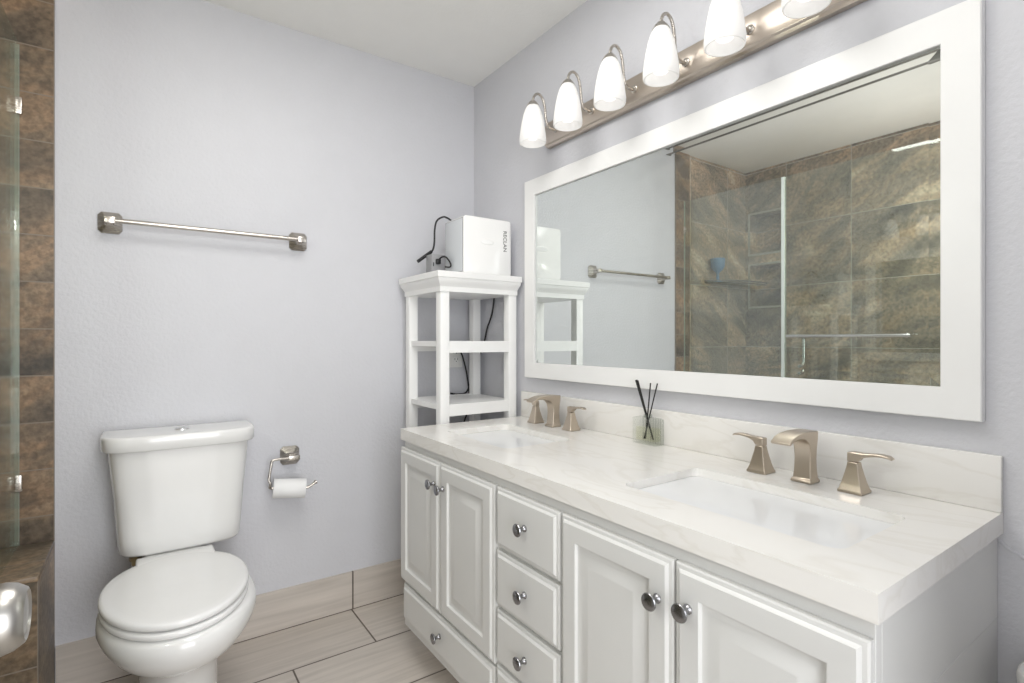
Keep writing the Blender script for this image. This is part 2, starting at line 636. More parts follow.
# front wall with the doorway the photographer stands in
wf = MB().box(-1.6, -1.50, -2.55, -2.43, 0, H).box(-0.68, 0.0, -2.55, -2.43, 0, H).box(-1.50, -0.68, -2.55, -2.43, 2.06, H)
struct('wall_front', wf, M_wall, smooth=None)
struct('trim_1', MB().box(-1.50, -1.485, -2.56, -2.42, 0, 2.06).box(-0.695, -0.68, -2.56, -2.42, 0, 2.06).box(-1.50, -0.68, -2.56, -2.42, 2.045, 2.06), M_door, smooth=None)
# baseboards of the same wood-look tile
struct('baseboard_back', MB().box(-1.597, 0.0, -0.010, 0.0, 0.0, 0.163), M_base, smooth=None)
struct('baseboard_right', MB().box(-0.010, 0.0, -2.43, -2.0, 0.0, 0.163), M_base_y, smooth=None)

# ---- shower alcove
struct('shower_wall_back', MB().box(-2.56, -1.747, -0.002, 0.12, 0.0, H), M_slate_x, smooth=None)
struct('shower_wall_edge', MB().box(-1.747, -1.600, -0.010, 0.12, 0.0, H), M_strip, smooth=None)
struct('shower_wall_front', MB().box(-2.56, -1.60, -1.56, -1.50, 0.0, H), M_slate_x, smooth=None)
XB = -2.44


def wall_niches():
    ys = [-1.5, -0.277, -0.040, 0.0]
    zs = [0.0, 1.42, 1.725, 1.815, 2.108, H]
    mb = MB()
    for i in range(3):
        for j in range(5):
            if i == 1 and j in (1, 3):
                y0, y1, z0, z1, xb = ys[i], ys[i + 1], zs[j], zs[j + 1], XB - 0.09
                v = [(XB, y0, z0), (XB, y1, z0), (XB, y1, z1), (XB, y0, z1), (xb, y0, z0), (xb, y1, z0), (xb, y1, z1), (xb, y0, z1)]
                mb.add(v, [(4, 5, 6, 7), (0, 1, 5, 4), (1, 2, 6, 5), (2, 3, 7, 6), (3, 0, 4, 7)])
            else:
                mb.add([(XB, ys[i], zs[j]), (XB, ys[i + 1], zs[j]), (XB, ys[i + 1], zs[j + 1]), (XB, ys[i], zs[j + 1])], [(0, 1, 2, 3)])
    mb.box(-2.60, -2.55, -1.5, 0.0, 0.0, H)
    return mb


sw = struct('shower_wall_left', wall_niches(), M_slate_y, smooth=None)
for z0, z1 in ((1.42, 1.725), (1.815, 2.108)):
    nm = MB()
    nm.box(XB, XB + 0.004, -0.293, -0.277, z0 - 0.015, z1 + 0.015).box(XB, XB + 0.004, -0.040, -0.024, z0 - 0.015, z1 + 0.015)
    nm.box(XB, XB + 0.004, -0.277, -0.040, z0 - 0.015, z0).box(XB, XB + 0.004, -0.277, -0.040, z1, z1 + 0.015)
    struct('niche_trim', nm, M_trimtile, sw, smooth=None)

# tiled bench / knee wall that carries the fixed glass
be = thing('shower_bench', 'brown slate tiled bench end at the foot of the tiled shower corner', 'bench', (-1.69, -0.166, 0.0))
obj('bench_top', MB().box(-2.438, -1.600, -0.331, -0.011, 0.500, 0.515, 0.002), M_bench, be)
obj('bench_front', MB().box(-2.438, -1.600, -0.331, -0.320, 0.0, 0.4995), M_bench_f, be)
obj('bench_side', MB().box(-1.611, -1.600, -0.3195, -0.011, 0.0, 0.4995), M_strip_y, be)
cu = obj('shower_curb', MB().box(-1.74, -1.61, -1.499, -0.332, 0.0, 0.10, 0.004), M_bench)
tag(cu, 'low slate tiled curb under the glass shower door', 'curb')

# fixed glass panel, notched over the bench
GX = -1.69
GT = 0.005
gp = thing('shower_glass_panel', 'fixed clear glass shower panel standing on the tiled bench', 'shower glass', (GX, -0.35, 0.1))
pts = [(-0.012, 0.516), (-0.333, 0.516), (-0.333, 0.102), (-0.677, 0.102), (-0.677, 2.108), (-0.012, 2.108)]
pm = MB()
n = len(pts)
pm.add([(GX - GT, y, z) for y, z in pts] + [(GX + GT, y, z) for y, z in pts],
       [(0, 1, 4, 5), (1, 2, 3, 4), (6, 7, 10, 11), (7, 8, 9, 10)] + [(i, (i + 1) % n, n + (i + 1) % n, n + i) for i in range(n)])
obj('glass_pane', pm, M_glass, gp, smooth=None)
obj('polished_edge', MB().box(GX - 0.0055, GX + 0.0055, -0.0118, -0.0104, 0.516, 2.108), M_edge, gp, label='pale green polished glass edge')
for z in (1.912, 0.714):
    obj('glass_clip', MB().box(GX - 0.008, GX + 0.013, -0.020, -0.0105, z - 0.027, z + 0.027, 0.003), M_nickel, gp)
sd = thing('shower_door', 'hinged clear glass shower door with a long towel bar handle', 'shower door', (GX, -1.09, 0.1))
obj('glass_pane', MB().box(GX - GT, GX + GT, -1.485, -0.696, 0.112, 2.105), M_glass, sd, smooth=None)
obj('edge_seal', MB().box(GX - 0.007, GX + 0.007, -0.6955, -0.679, 0.112, 2.105), M_seal, sd)
for z in (0.35, 1.85):
    obj('hinge', MB().box(GX - 0.012, GX + 0.012, -1.498, -1.43, z - 0.045, z + 0.045, 0.003), M_nickel, sd)
hb = MB().tube([(GX + 0.055, -0.735, 1.190), (GX + 0.055, -1.32, 1.190)], 0.009, 16, 1)
obj('towel_bar', hb, M_chrome, sd)
for y in (-0.775, -1.29):
    obj('bar_post', MB().lathe([(0.011, 0), (0.011, 0.004), (0.007, 0.006), (0.007, 0.05)], (GX + GT, y, 1.19), (1, 0, 0), 16), M_chrome, sd)
obj('pull_handle', MB().tube([(GX - GT, -0.775, 1.19), (GX - 0.035, -0.775, 1.19), (GX - 0.05, -0.775, 1.18), (GX - 0.055, -0.775, 1.16), (GX - 0.055, -0.775, 1.06),
                              (GX - 0.05, -0.775, 1.035), (GX - 0.035, -0.775, 1.022), (GX - GT, -0.775, 1.02)], 0.009, 14, 5), M_chrome, sd)
ro = thing('curtain_track', 'dark metal bar along the ceiling above the shower front', 'curtain rail', (-1.53, -0.75, 2.42))
obj('track_bar', MB().box(-1.545, -1.512, -1.50, -0.014, 2.400, 2.4395, 0.003), M_bronze, ro)
obj('end_cap', MB().box(-1.551, -1.506, -0.014, -0.001, 2.395, 2.4397, 0.003), M_bronze, ro)
# glass corner shelf with a blue goblet
cs = thing('corner_shelf', 'thin dark glass corner shelf in the tiled shower corner', 'shelf', (-2.2, -0.08, 1.575))
arc = [(-2.4395, -0.003), (-1.93, -0.003), (-1.94, -0.035), (-2.05, -0.115), (-2.2, -0.16), (-2.36, -0.17), (-2.4395, -0.165)]
obj('shelf_pane', MB().loft([[(x, y, 1.570) for x, y in arc], [(x, y, 1.577) for x, y in arc]]), M_shelfglass, cs, smooth=None)
obj('shelf_rail', MB().tube([(-1.925, -0.006, 1.585), (-1.94, -0.04, 1.585), (-2.05, -0.12, 1.585), (-2.2, -0.165, 1.585), (-2.36, -0.175, 1.585), (-2.437, -0.17, 1.585)], 0.006, 10, 5), M_bronze, cs)
gb = MB().lathe([(0.030, 0.0), (0.032, 0.004), (0.012, 0.012), (0.009, 0.05), (0.012, 0.065), (0.034, 0.085), (0.046, 0.11), (0.050, 0.165), (0.047, 0.165), (0.043, 0.112), (0.01, 0.075)],
                (-2.00, -0.058, 1.5775), (0, 0, 1), 28)
tag(obj('goblet', gb, M_cup), 'blue stemmed cup on the dark glass corner shelf in the shower', 'cup')
so = thing('soap_dish', 'small white soap dish beside the blue cup in the shower', 'dish', (-1.952, -0.022, 1.577))
obj('dish_body', MB().lathe([(0.012, 0), (0.016, 0.012), (0.014, 0.012), (0.010, 0.003)], (-1.955, -0.0205, 1.5775), (0, 0, 1), 18), M_fr, so)
so_ = None

# ---- room door, standing open beside the camera
dr = struct('door_1', MB().box(-1.539, -1.499, -2.40, -1.600, 0.008, 2.03, 0.002), M_door)
kn = MB().lathe([(0.031, 0.0), (0.031, 0.006), (0.014, 0.010), (0.012, 0.018), (0.017, 0.021), (0.026, 0.027), (0.0285, 0.035), (0.0290, 0.043), (0.0270, 0.051), (0.0225, 0.0575), (0.0205, 0.0585), (0.0190, 0.0565), (0.006, 0.0580), (0, 0.0582)],
                (-1.499, -1.666, 0.934), (1, 0, 0), 48)
obj('door_knob', kn, M_knob, dr, label='round brushed nickel door knob')

# ================================================================== VANITY
VX, VT = -0.571, 0.7975          # door front plane, cabinet top
va = thing('vanity_cabinet', 'long white raised-panel vanity cabinet with pewter knobs under the quartz top', 'cabinet', (-0.28, -1.2, 0.0))
FX = -0.558                      # face frame front
bd = MB()
bd.box(FX, -0.001, -1.980, -0.432, 0.105, VT - 0.165).box(FX, FX + 0.02, -1.980, -0.432, VT - 0.165, VT)
bd.box(FX + 0.02, -0.001, -1.980, -1.962, VT - 0.165, VT).box(FX + 0.02, -0.001, -0.450, -0.432, VT - 0.165, VT).box(-0.02, -0.001, -1.962, -0.45, VT - 0.165, VT)
obj('body', bd, M_cab, va, smooth=None, bevel=0.0015)
obj('toe_kick', MB().box(-0.478, -0.02, -1.980, -0.432, 0.0, 0.1045), M_base_y, va, smooth=None)


def panel_front(y0, y1, z0, z1, raised=True):
    """overlay door or drawer front in the plane X = VX with moulded edge and raised centre"""
    w = min(y1 - y0, z1 - z0)
    prof = [(0.0, 0.0), (0.0, 0.010), (0.003, 0.0125), (0.009, 0.0135), (0.0105, 0.0155), (0.014, 0.019)]
    if raised:
        prof += [(0.049, 0.019), (0.0515, 0.0185), (0.0545, 0.012), (0.057, 0.0108), (0.066, 0.0105), (0.070, 0.0112), (0.089, 0.0168), (0.092, 0.0175), (0.094, 0.0175)]
    rings = []
    for ins, d in prof:
        rings.append([(FX - 0.0005 - d, y0 + ins, z0 + ins), (FX - 0.0005 - d, y1 - ins, z0 + ins), (FX - 0.0005 - d, y1 - ins, z1 - ins), (FX - 0.0005 - d, y0 + ins, z1 - ins)])
    return MB().loft(rings, True, True)


def knob(parent, y, z):
    obj('knob', MB().lathe([(0.0090, 0), (0.0090, 0.0015), (0.0065, 0.004), (0.0052, 0.008), (0.0052, 0.014), (0.007, 0.018), (0.0140, 0.0205), (0.0160, 0.0225), (0.0165, 0.0245), (0.0155, 0.0265), (0.0120, 0.0280), (0.006, 0.0290), (0, 0.0292)],
                           (FX - 0.0195, y, z), (-1, 0, 0), 28), M_pewter, parent, label='round pewter knob')


def front(kind, y0, y1, z0, z1, knobs, raised):
    d = obj(kind, panel_front(y0, y1, z0, z1, raised), M_cab, va, smooth=25)
    for ky, kz in knobs:
        knob(d, ky, kz)


front('door', -0.7425, -0.426, 0.279, 0.770, [(-0.712, 0.697)], True)
front('door', -1.066, -0.7475, 0.279, 0.770, [(-0.776, 0.693)], True)
front('drawer', -1.066, -0.452, 0.142, 0.270, [(-0.752, 0.212)], False)
for z0, z1, kz in ((0.610, 0.770, 0.697), (0.449, 0.599, 0.530), (0.296, 0.438, 0.366), (0.142, 0.286, 0.214)):
    front('drawer', -1.342, -1.078, z0, z1, [(-1.215, kz)], False)
front('door', -1.662, -1.350, 0.279, 0.770, [(-1.631, 0.690)], True)
front('door', -1.978, -1.667, 0.279, 0.770, [(-1.698, 0.698)], True)
front('drawer', -1.978, -1.350, 0.142, 0.270, [(-1.664, 0.212)], False)

# ---- quartz top with two sink openings
SINKS = ((-0.460, -0.190, -0.958, -0.590), (-0.455, -0.183, -1.896, -1.436))
SINKS = ((-0.460, -0.190, -0.958, -0.590 + 0.02), (-0.460, -0.183, -1.896, -1.430))
X0, X1, Y0, Y1, Z0, Z1 = -0.573, -0.001, -1.9885, -0.4257, 0.7976, 0.8381
ZS = 0.8175


def slab():
    bm = bmesh.new()
    loops = [[(X0, Y0, 0), (X1, Y0, 0), (X1, Y1, 0), (X0, Y1, 0)]] + [rrect(a, b_, c, d, 0.025, 0, 5) for a, b_, c, d in SINKS]
    edges = []
    allv = []
    for lp in loops:
        vs = [bm.verts.new((p[0], p[1], Z1)) for p in lp]
        allv.append(vs)
        for i in range(len(vs)):
            edges.append(bm.edges.new((vs[i], vs[(i + 1) % len(vs)])))
    bmesh.ops.triangle_fill(bm, use_beauty=True, use_dissolve=False, edges=edges)
    geo = bmesh.ops.extrude_face_region(bm, geom=bm.faces[:])
    for e in geo['geom']:
        if isinstance(e, bmesh.types.BMVert):
            e.co.z = ZS
    mb = MB().from_bm(bm)
    return mb.box(X0, X0 + 0.019, Y0, Y1, Z0, ZS).box(X0 + 0.019, X1, Y0, Y0 + 0.019, Z0, ZS).box(X0 + 0.019, X1, Y1 - 0.019, Y1, Z0, ZS)


ct = thing('countertop', 'pale quartz double-sink countertop with low backsplash on the white vanity', 'countertop', (-0.28, -1.2, 0.8))
obj('slab', slab(), M_quartz, ct, smooth=None)
obj('backsplash', MB().box(-0.0165, -0.001, Y0, Y1, 0.8385, 0.9467, 0.0015), M_quartz, ct)


def sink(s, label):
    a, b_, c, d = s
    t = thing('sink', label, 'sink', ((a + b_) / 2, (c + d) / 2, 0.66), 'undermount sinks in the quartz top')
    o = 0.012
    prof = [(-0.02, 0.8170), (o - 0.016, 0.8170), (-0.002, 0.810), (0.004, 0.77), (0.012, 0.70), (0.024, 0.672), (0.05, 0.664), (0.09, 0.661)]
    rings = []
    for ins, z in prof:
        rings.append(rrect(a + ins, b_ - ins, c + ins, d - ins, max(0.012, 0.03 if ins < 0.03 else 0.03), z, 6))
    low = []
    for ins, z in reversed(prof):
        low.append(rrect(a + ins - 0.008, b_ - ins + 0.008, c + ins - 0.008, d - ins + 0.008, 0.034, z - 0.008, 6))
    obj('basin', MB().loft(rings + low, True, False), M_sink, t, smooth=60)
    cx, cy = (a + b_) / 2 + 0.02, (c + d) / 2
    obj('drain', MB().lathe([(0.024, 0.0), (0.024, 0.002), (0.020, 0.003), (0.018, 0.0015), (0.012, 0.004), (0.0, 0.005)], (cx, cy, 0.6612), (0, 0, 1), 28), M_nickel, t)
    return t


sink(SINKS[0], 'white undermount sink beside the white tower, left of the reed diffuser')
sink(SINKS[1], 'white undermount sink at the near end of the counter')


def faucet(cx, cy, label):
    t = thing('faucet', label, 'faucet', (cx, cy, Z1), 'widespread faucets behind the sinks')
    zb = Z1 + 0.0002
    # spout: (outer x, outer z, inner x, inner z, half width)
    P = [(0.020, 0.0, -0.024, 0.0, 0.0235), (0.020, 0.006, -0.024, 0.006, 0.0235), (0.017, 0.010, -0.019, 0.010, 0.0205), (0.0150, 0.03, -0.0165, 0.03, 0.0190),
         (0.0145, 0.055, -0.0150, 0.055, 0.0185), (0.0160, 0.080, -0.0160, 0.075, 0.0190), (0.0190, 0.100, -0.0200, 0.089, 0.0195),
         (0.0200, 0.1185, -0.030, 0.0985, 0.0200), (-0.010, 0.1205, -0.045, 0.1050, 0.0205), (-0.045, 0.1210, -0.065, 0.1080, 0.0210), (-0.075, 0.1190, -0.083, 0.1075, 0.0215),
         (-0.097, 0.1130, -0.098, 0.1040, 0.0220), (-0.114, 0.1020, -0.110, 0.0970, 0.0220)]
    rings = [[(cx + ox, cy - w, zb + oz), (cx + ox, cy + w, zb + oz), (cx + ix, cy + w, zb + iz), (cx + ix, cy - w, zb + iz)] for ox, oz, ix, iz, w in P]
    obj('spout', MB().loft(rings), M_champ, t, smooth=35, bevel=0.0018)
    for sgn in (1, -1):
        hy = cy + sgn * (0.108 if sgn > 0 else 0.104)
        hx = cx - 0.002
        prof = [(0.0245, 0.0), (0.0245, 0.005), (0.0225, 0.008), (0.0185, 0.022), (0.0145, 0.040), (0.0115, 0.055), (0.0100, 0.066)]
        hb_ = MB().loft([[(hx - r, hy - r, zb + z), (hx + r, hy - r, zb + z), (hx + r, hy + r, zb + z), (hx - r, hy + r, zb + z)] for r, z in prof])
        h = obj('handle', hb_, M_champ, t, smooth=35, bevel=0.0015)
        # lever: cross sections along Y
        L = [(-0.0105, 0.0665, 0.0865, 0.0105), (0.000, 0.0665, 0.0875, 0.0105), (0.010, 0.0680, 0.0875, 0.0100), (0.016, 0.0760, 0.0872, 0.0095), (0.026, 0.0805, 0.0880, 0.0085),
             (0.040, 0.0835, 0.0900, 0.0085), (0.054, 0.0850, 0.0905, 0.0095), (0.066, 0.0840, 0.0890, 0.0100), (0.073, 0.0815, 0.0855, 0.0085)]
        rings = [[(hx - w, hy + sgn * d, zb + z0), (hx + w, hy + sgn * d, zb + z0), (hx + w, hy + sgn * d, zb + z1), (hx - w, hy + sgn * d, zb + z1)] for d, z0, z1, w in L]
        obj('lever', MB().loft(rings), M_champ, h, smooth=35, bevel=0.0018)
    return t


faucet(-0.074, -0.716, 'champagne nickel faucet and two lever handles behind the sink beside the white tower')
faucet(-0.087, -1.660, 'champagne nickel faucet and two lever handles behind the nearest sink')

# ---- reed diffuser
dx, dy, dw, dl, dh = -0.0405, -1.149, 0.0205, 0.0455, 0.080
rd = thing('reed_diffuser', 'square ribbed clear glass reed diffuser with black reeds on the countertop', 'diffuser', (dx, dy, Z1))


def ribbed(cx, cy, hx, hy, z, k=9, a=0.0015):
    P = []
    for (ax, ay), (bx, by) in (((-1, -1), (1, -1)), ((1, -1), (1, 1)), ((1, 1), (-1, 1)), ((-1, 1), (-1, -1))):
        for i in range(k * 4):
            t = i / (k * 4)
            o = a * abs(math.sin(math.pi * t * k))
            ux, uy = ax + (bx - ax) * t, ay + (by - ay) * t
            nx, ny = (0, -1) if ay == by == -1 else (1, 0) if ax == bx == 1 else (0, 1) if ay == by == 1 else (-1, 0)
            P.append((cx + ux * hx + nx * o, cy + uy * hy + ny * o, z))
    return P


zb = Z1 + 0.0003
bt = MB().loft([ribbed(dx, dy, dw, dl, zb), ribbed(dx, dy, dw, dl, zb + dh), ribbed(dx, dy, dw - 0.004, dl - 0.004, zb + dh + 0.003)])
obj('bottle', bt, M_bottle, rd, smooth=50)
obj('fragrance_oil', MB().box(dx - dw + 0.007, dx + dw - 0.005, dy - dl + 0.007, dy + dl - 0.007, zb + 0.010, zb + 0.052, 0.003), M_oil, rd)
obj('bottle_neck', MB().lathe([(0.013, 0.0), (0.014, 0.004), (0.013, 0.010), (0.010, 0.010), (0.010, 0.0)], (dx, dy, zb + dh + 0.003), (0, 0, 1), 28), M_bottle, rd)
for (bx, by), (tx, ty, tz) in (((0.006, -0.016), (-0.012, 0.036, 0.202)), ((0.003, -0.019), (-0.010, 0.033, 0.200)), ((0.009, -0.013), (-0.014, 0.039, 0.201)), ((0.000, 0.010), (-0.002, -0.012, 0.194)), ((-0.002, 0.014), (0.002, -0.036, 0.194))):
    obj('reed', MB().bar([(dx + bx, dy + by, zb + 0.014), (dx + tx, dy + ty, zb + tz)], 0.0021, 10), M_reed, rd)

# ================================================================== MIRROR
mi = thing('mirror', 'large mirror in a wide white frame over the white vanity', 'mirror', (-0.012, -1.21, 1.01))
oy0, oy1, oz0, oz1 = -1.9618, -0.4617, 1.0097, 1.842
iy0, iy1, iz0, iz1 = -1.897, -0.530, 1.0735, 1.7735


def yz(x, y0, y1, z0, z1):
    return [(x, y0, z0), (x, y1, z0), (x, y1, z1), (x, y0, z1)]


fx = -0.0255
rings = [yz(-0.001, oy0, oy1, oz0, oz1), yz(fx + 0.002, oy0, oy1, oz0, oz1), yz(fx, oy0 + 0.002, oy1 - 0.002, oz0 + 0.002, oz1 - 0.002),
         yz(fx, iy0 - 0.0015, iy1 + 0.0015, iz0 - 0.0015, iz1 + 0.0015), yz(fx + 0.0015, iy0, iy1, iz0, iz1), yz(-0.011, iy0, iy1, iz0, iz1)]
obj('frame', MB().loft(rings, True, False), M_white, mi, smooth=30)
bv = 0.022
obj('mirror_pane', MB().loft([yz(-0.01625, iy0 + 0.0003, iy1 - 0.0003, iz0 + 0.0003, iz1 - 0.0003), yz(-0.0160, iy0 + bv, iy1 - bv, iz0 + bv, iz1 - bv)], False, True), M_mirror, mi, smooth=None)

# ================================================================== VANITY LIGHT
vl = thing('vanity_light', 'six-light brushed nickel bar with frosted glass shades over the mirror', 'wall lamp', (-0.015, -1.16, 2.0))
LY0, LY1 = -1.800, -0.585


def plate(x, e, z0, z1):
    c_ = 0.022
    y0, y1 = LY0 + e, LY1 - e
    z0, z1 = z0 + e, z1 - e
    return [(x, y0 + c_, z0), (x, y1 - c_, z0), (x, y1, z0 + c_), (x, y1, z1 - c_), (x, y1 - c_, z1), (x, y0 + c_, z1), (x, y0, z1 - c_), (x, y0, z0 + c_)]


obj('backplate', MB().loft([plate(-0.001, 0, 1.947, 2.049), plate(-0.018, 0, 1.947, 2.049), plate(-0.020, 0.003, 1.947, 2.049), plate(-0.022, 0.008, 1.947, 2.049), plate(-0.030, 0.011, 1.947, 2.049), plate(-0.031, 0.013, 1.947, 2.049)]), M_plate, vl, smooth=25)
for i in range(6):
    y = -0.679 - 0.2023 * i
    LX = -0.145
    ar = obj('arm', MB().tube([(-0.030, y, 1.996), (-0.052, y, 1.993), (-0.072, y, 2.000), (-0.081, y, 2.025), (-0.086, y, 2.065), (-0.096, y, 2.098), (-0.115, y, 2.113), (-0.133, y, 2.106), (-0.143, y, 2.088), (-0.145, y, 2.070)], 0.0048, 12, 5)
             .lathe([(0.013, 0), (0.013, 0.003), (0.007, 0.006)], (-0.031, y, 1.998), (-1, 0, 0), 20), M_nickel, vl)
    obj('fitter_cap', MB().lathe([(0.006, 0.020), (0.011, 0.018), (0.018, 0.010), (0.024, 0.0), (0.022, 0.0), (0.010, 0.012), (0.004, 0.014)], (LX, y, 2.060), (0, 0, 1), 28), M_nickel, ar)
    outp = [(0.0215, 2.060), (0.029, 2.046), (0.0365, 2.024), (0.0430, 1.994), (0.0480, 1.962), (0.0510, 1.936), (0.0505, 1.922), (0.0490, 1.917)]
    inn = [(max(0.004, r - 0.0035), z - (0.001 if k == 0 else 0.0)) for k, (r, z) in enumerate(outp)][::-1]
    sh = obj('lamp_shade', MB().lathe([(r, z - 1.9) for r, z in outp + inn], (LX, y, 1.9), (0, 0, 1), 40, False, False), M_shade, vl, smooth=50)
    obj('bulb', MB().lathe([(0.011, 0.160), (0.013, 0.130), (0.016, 0.115), (0.026, 0.090), (0.030, 0.070), (0.0275, 0.052), (0.018, 0.041), (0.008, 0.0375), (0, 0.037)], (LX, y, 1.895), (0, 0, 1), 24), M_bulb, sh)

# ================================================================== STORAGE TOWER
tw = thing('storage_tower', 'slim white open shelf tower in the corner behind the vanity', 'shelf', (-0.215, -0.22, 0.0))
px0, px1, py0, py1 = -0.396, -0.027, -0.405, -0.066
pw = 0.040
TC = 1.4425
for ax in (px0, px1 - pw):
    for ay in (py0, py1 - pw):
        obj('post', MB().box(ax, ax + pw, ay, ay + pw, 0.0, TC - 0.076, 0.0015), M_white, tw)
cap = []
for o_, z in ((-0.006, TC - 0.080), (0.004, TC - 0.080), (0.004, TC - 0.060), (0.006, TC - 0.056), (0.010, TC - 0.048), (0.017, TC - 0.038), (0.019, TC - 0.028), (0.019, TC - 0.025), (0.023, TC - 0.024), (0.023, TC - 0.002), (0.021, TC)):
    cap.append([(px0 - o_, py0 - o_, z), (px1 + min(o_, 0.0255) * 0.6, py0 - o_, z), (px1 + min(o_, 0.0255) * 0.6, py1 + o_, z), (px0 - o_, py1 + o_, z)])
obj('top', MB().loft(cap), M_white, tw, smooth=25)
for zt in (1.164, 0.909, 0.56, 0.22):
    sm = MB().box(px0 + 0.008, px1 - 0.008, py0 + 0.008, py1 - 0.004, zt - 0.022, zt - 0.001)
    sm.box(px0 + pw, px1 - pw, py0 + 0.0005, py0 + 0.02, zt - 0.047, zt).box(px0 + pw, px1 - pw, py1 - 0.02, py1 - 0.0005, zt - 0.047, zt)
    obj('shelf_board', sm, M_white, tw, smooth=None)

# ---- mini fridge on the tower
fx0, fx1, fy0, fy1, fz0, fz1 = -0.278, -0.040, -0.385, -0.222, TC + 0.0005, 1.687
fr = thing('mini_fridge', 'small white glossy cooler box on top of the white tower', 'mini fridge', ((fx0 + fx1) / 2, (fy0 + fy1) / 2, fz0))


def rbox_x(x0, x1, y0, y1, z0, z1, r):
    """box whose edges along Y are rounded"""
    rg = [[(p[0], y, p[1]) for p in rrect(x0, x1, z0, z1, r, 0, 6)] for y in (y0, y1)]
    i0 = [(p[0], y0 - 0.0, p[1]) for p in rrect(x0 + 0.004, x1 - 0.004, z0 + 0.004, z1 - 0.004, r, 0, 6)]
    rg0 = [(p[0], y0 + 0.004, p[1]) for p in rrect(x0, x1, z0, z1, r, 0, 6)]
    return MB().loft([i0, rg0, rg[1]])


obj('body', rbox_x(fx0 + 0.001, fx1, fy0, fy1, fz0, fz1, 0.014), M_fr, fr, smooth=50)
obj('side_panel', MB().box(fx0 - 0.003, fx0 + 0.001, fy0 + 0.012, fy1 - 0.004, fz0 + 0.012, fz1 - 0.012, 0.0015), M_frdoor, fr, label='pale grey side panel')
obj('panel_gasket', MB().box(fx0 - 0.0015, fx0 + 0.0012, fy0 + 0.0095, fy1 - 0.0015, fz0 + 0.0095, fz1 - 0.0095), M_grey, fr)
# shallow oval handle relief on the front
el = []
for k, (q, d) in enumerate(((1.0, 0.0), (0.9, 0.0008), (0.7, 0.0012), (0.4, 0.0009), (0.05, 0.0006))):
    el.append([(-0.165 + 0.034 * q * math.cos(2 * math.pi * j / 40), fy0 - 0.0002 - d, 1.584 + 0.012 * q * math.sin(2 * math.pi * j / 40)) for j in range(40)])
obj('handle_relief', MB().loft(el), M_fr, fr, smooth=60)


def lettering(name, txt, size, loc, rot, mat, parent, ext=0.0004):
    cu_ = bpy.data.curves.new(name, 'FONT')
    cu_.body = txt
    cu_.size = size
    cu_.extrude = ext
    cu_.align_x = 'CENTER'
    cu_.align_y = 'CENTER'
    tmp = bpy.data.objects.new(name, cu_)
    C.objects.link(tmp)
    dg = bpy.context.evaluated_depsgraph_get()
    me = bpy.data.meshes.new_from_object(tmp.evaluated_get(dg))
    bpy.data.objects.remove(tmp)
    o = bpy.data.objects.new(name, me)
    C.objects.link(o)
    me.materials.clear()
    me.materials.append(mat)
    o.parent = parent
    o.location = Vector(loc) - off(parent)
    o.rotation_euler = rot
    return o


lettering('lettering', 'RECLAN', 0.0245, (-0.0745, fy0 - 0.0004, 1.596), (R(90), R(90), 0), M_text, fr)
# cord looping out of the back of the box down to its plug
obj('power_cord', MB().tube([(-0.240, -0.175, 1.715), (-0.258, -0.163, 1.721), (-0.283, -0.15, 1.703), (-0.294, -0.15, 1.66), (-0.296, -0.15, 1.60), (-0.306, -0.15, 1.566), (-0.330, -0.15, 1.546)], 0.0042, 10, 6)
    .tube([(-0.240, -0.175, 1.715), (-0.222, -0.183, 1.700), (-0.210, -0.192, 1.682)], 0.0042, 10, 6)
    .tube([(-0.310, -0.15, 1.562), (-0.34, -0.152, 1.540), (-0.378, -0.155, 1.512)], 0.0075, 10, 4), M_black, fr, label='black cord ending in a plug')
ad = thing('power_adapter', 'grey power adapter block beside the white cooler box', 'adapter', (-0.318, -0.2, TC))
obj('block', MB().box(-0.340, -0.274, -0.216, -0.156, TC + 0.0004, 1.542, 0.004), M_grey, ad)
obj('lead', MB().tube([(-0.312, -0.217, 1.512), (-0.306, -0.240, 1.526), (-0.297, -0.262, 1.524), (-0.291, -0.285, 1.502), (-0.289, -0.292, 1.485), (-0.292, -0.284, 1.479), (-0.302, -0.265, 1.482)], 0.0035, 10, 5), M_black, ad, label='short black lead')
obj('plug', MB().box(-0.324, -0.304, -0.232, -0.2155, 1.498, 1.520, 0.003), M_black, ad)
obj('socket_slot', MB().box(-0.335, -0.331, -0.2172, -0.2155, 1.488, 1.504), M_black, ad)

# ---- wall outlet and cable behind the tower
ou = thing('wall_outlet', 'white duplex wall outlet seen through the white tower', 'outlet', (-0.105, 0, 1.06))
obj('cover_plate', MB().box(-0.142, -0.070, -0.006, 0.0, 1.034, 1.150, 0.002), M_plast, ou)
for z in (1.0725, 1.1125):
    rc = obj('receptacle', MB().loft([[(x, yy, zz) for x, zz, _ in rrect(-0.122, -0.090, z - 0.0165, z + 0.0165, 0.012, 0, 6)] for yy in (-0.0055, -0.008)]), M_plast, ou)
    obj('slot', MB().box(-0.1145, -0.1125, -0.0084, -0.0078, z - 0.003, z + 0.007).box(-0.0995, -0.0975, -0.0084, -0.0078, z - 0.003, z + 0.007)
        .lathe([(0.0022, 0), (0.0022, 0.0008)], (-0.106, -0.0078, z - 0.009), (0, -1, 0), 12), M_dark, rc)
cb = MB().tube([(-0.008, -0.198, 1.425), (-0.008, -0.199, 1.385), (-0.008, -0.180, 1.296), (-0.008, -0.135, 1.223), (-0.008, -0.114, 1.168), (-0.008, -0.079, 1.114), (-0.008, -0.051, 1.059), (-0.010, -0.020, 0.990), (-0.029, -0.012, 0.949), (-0.055, -0.012, 0.908), (-0.100, -0.012, 0.903), (-0.140, -0.012, 0.909)], 0.004, 10, 6)
tag(obj('appliance_cord', cb, M_black), 'black cord hanging down the right wall behind the white tower', 'cord')
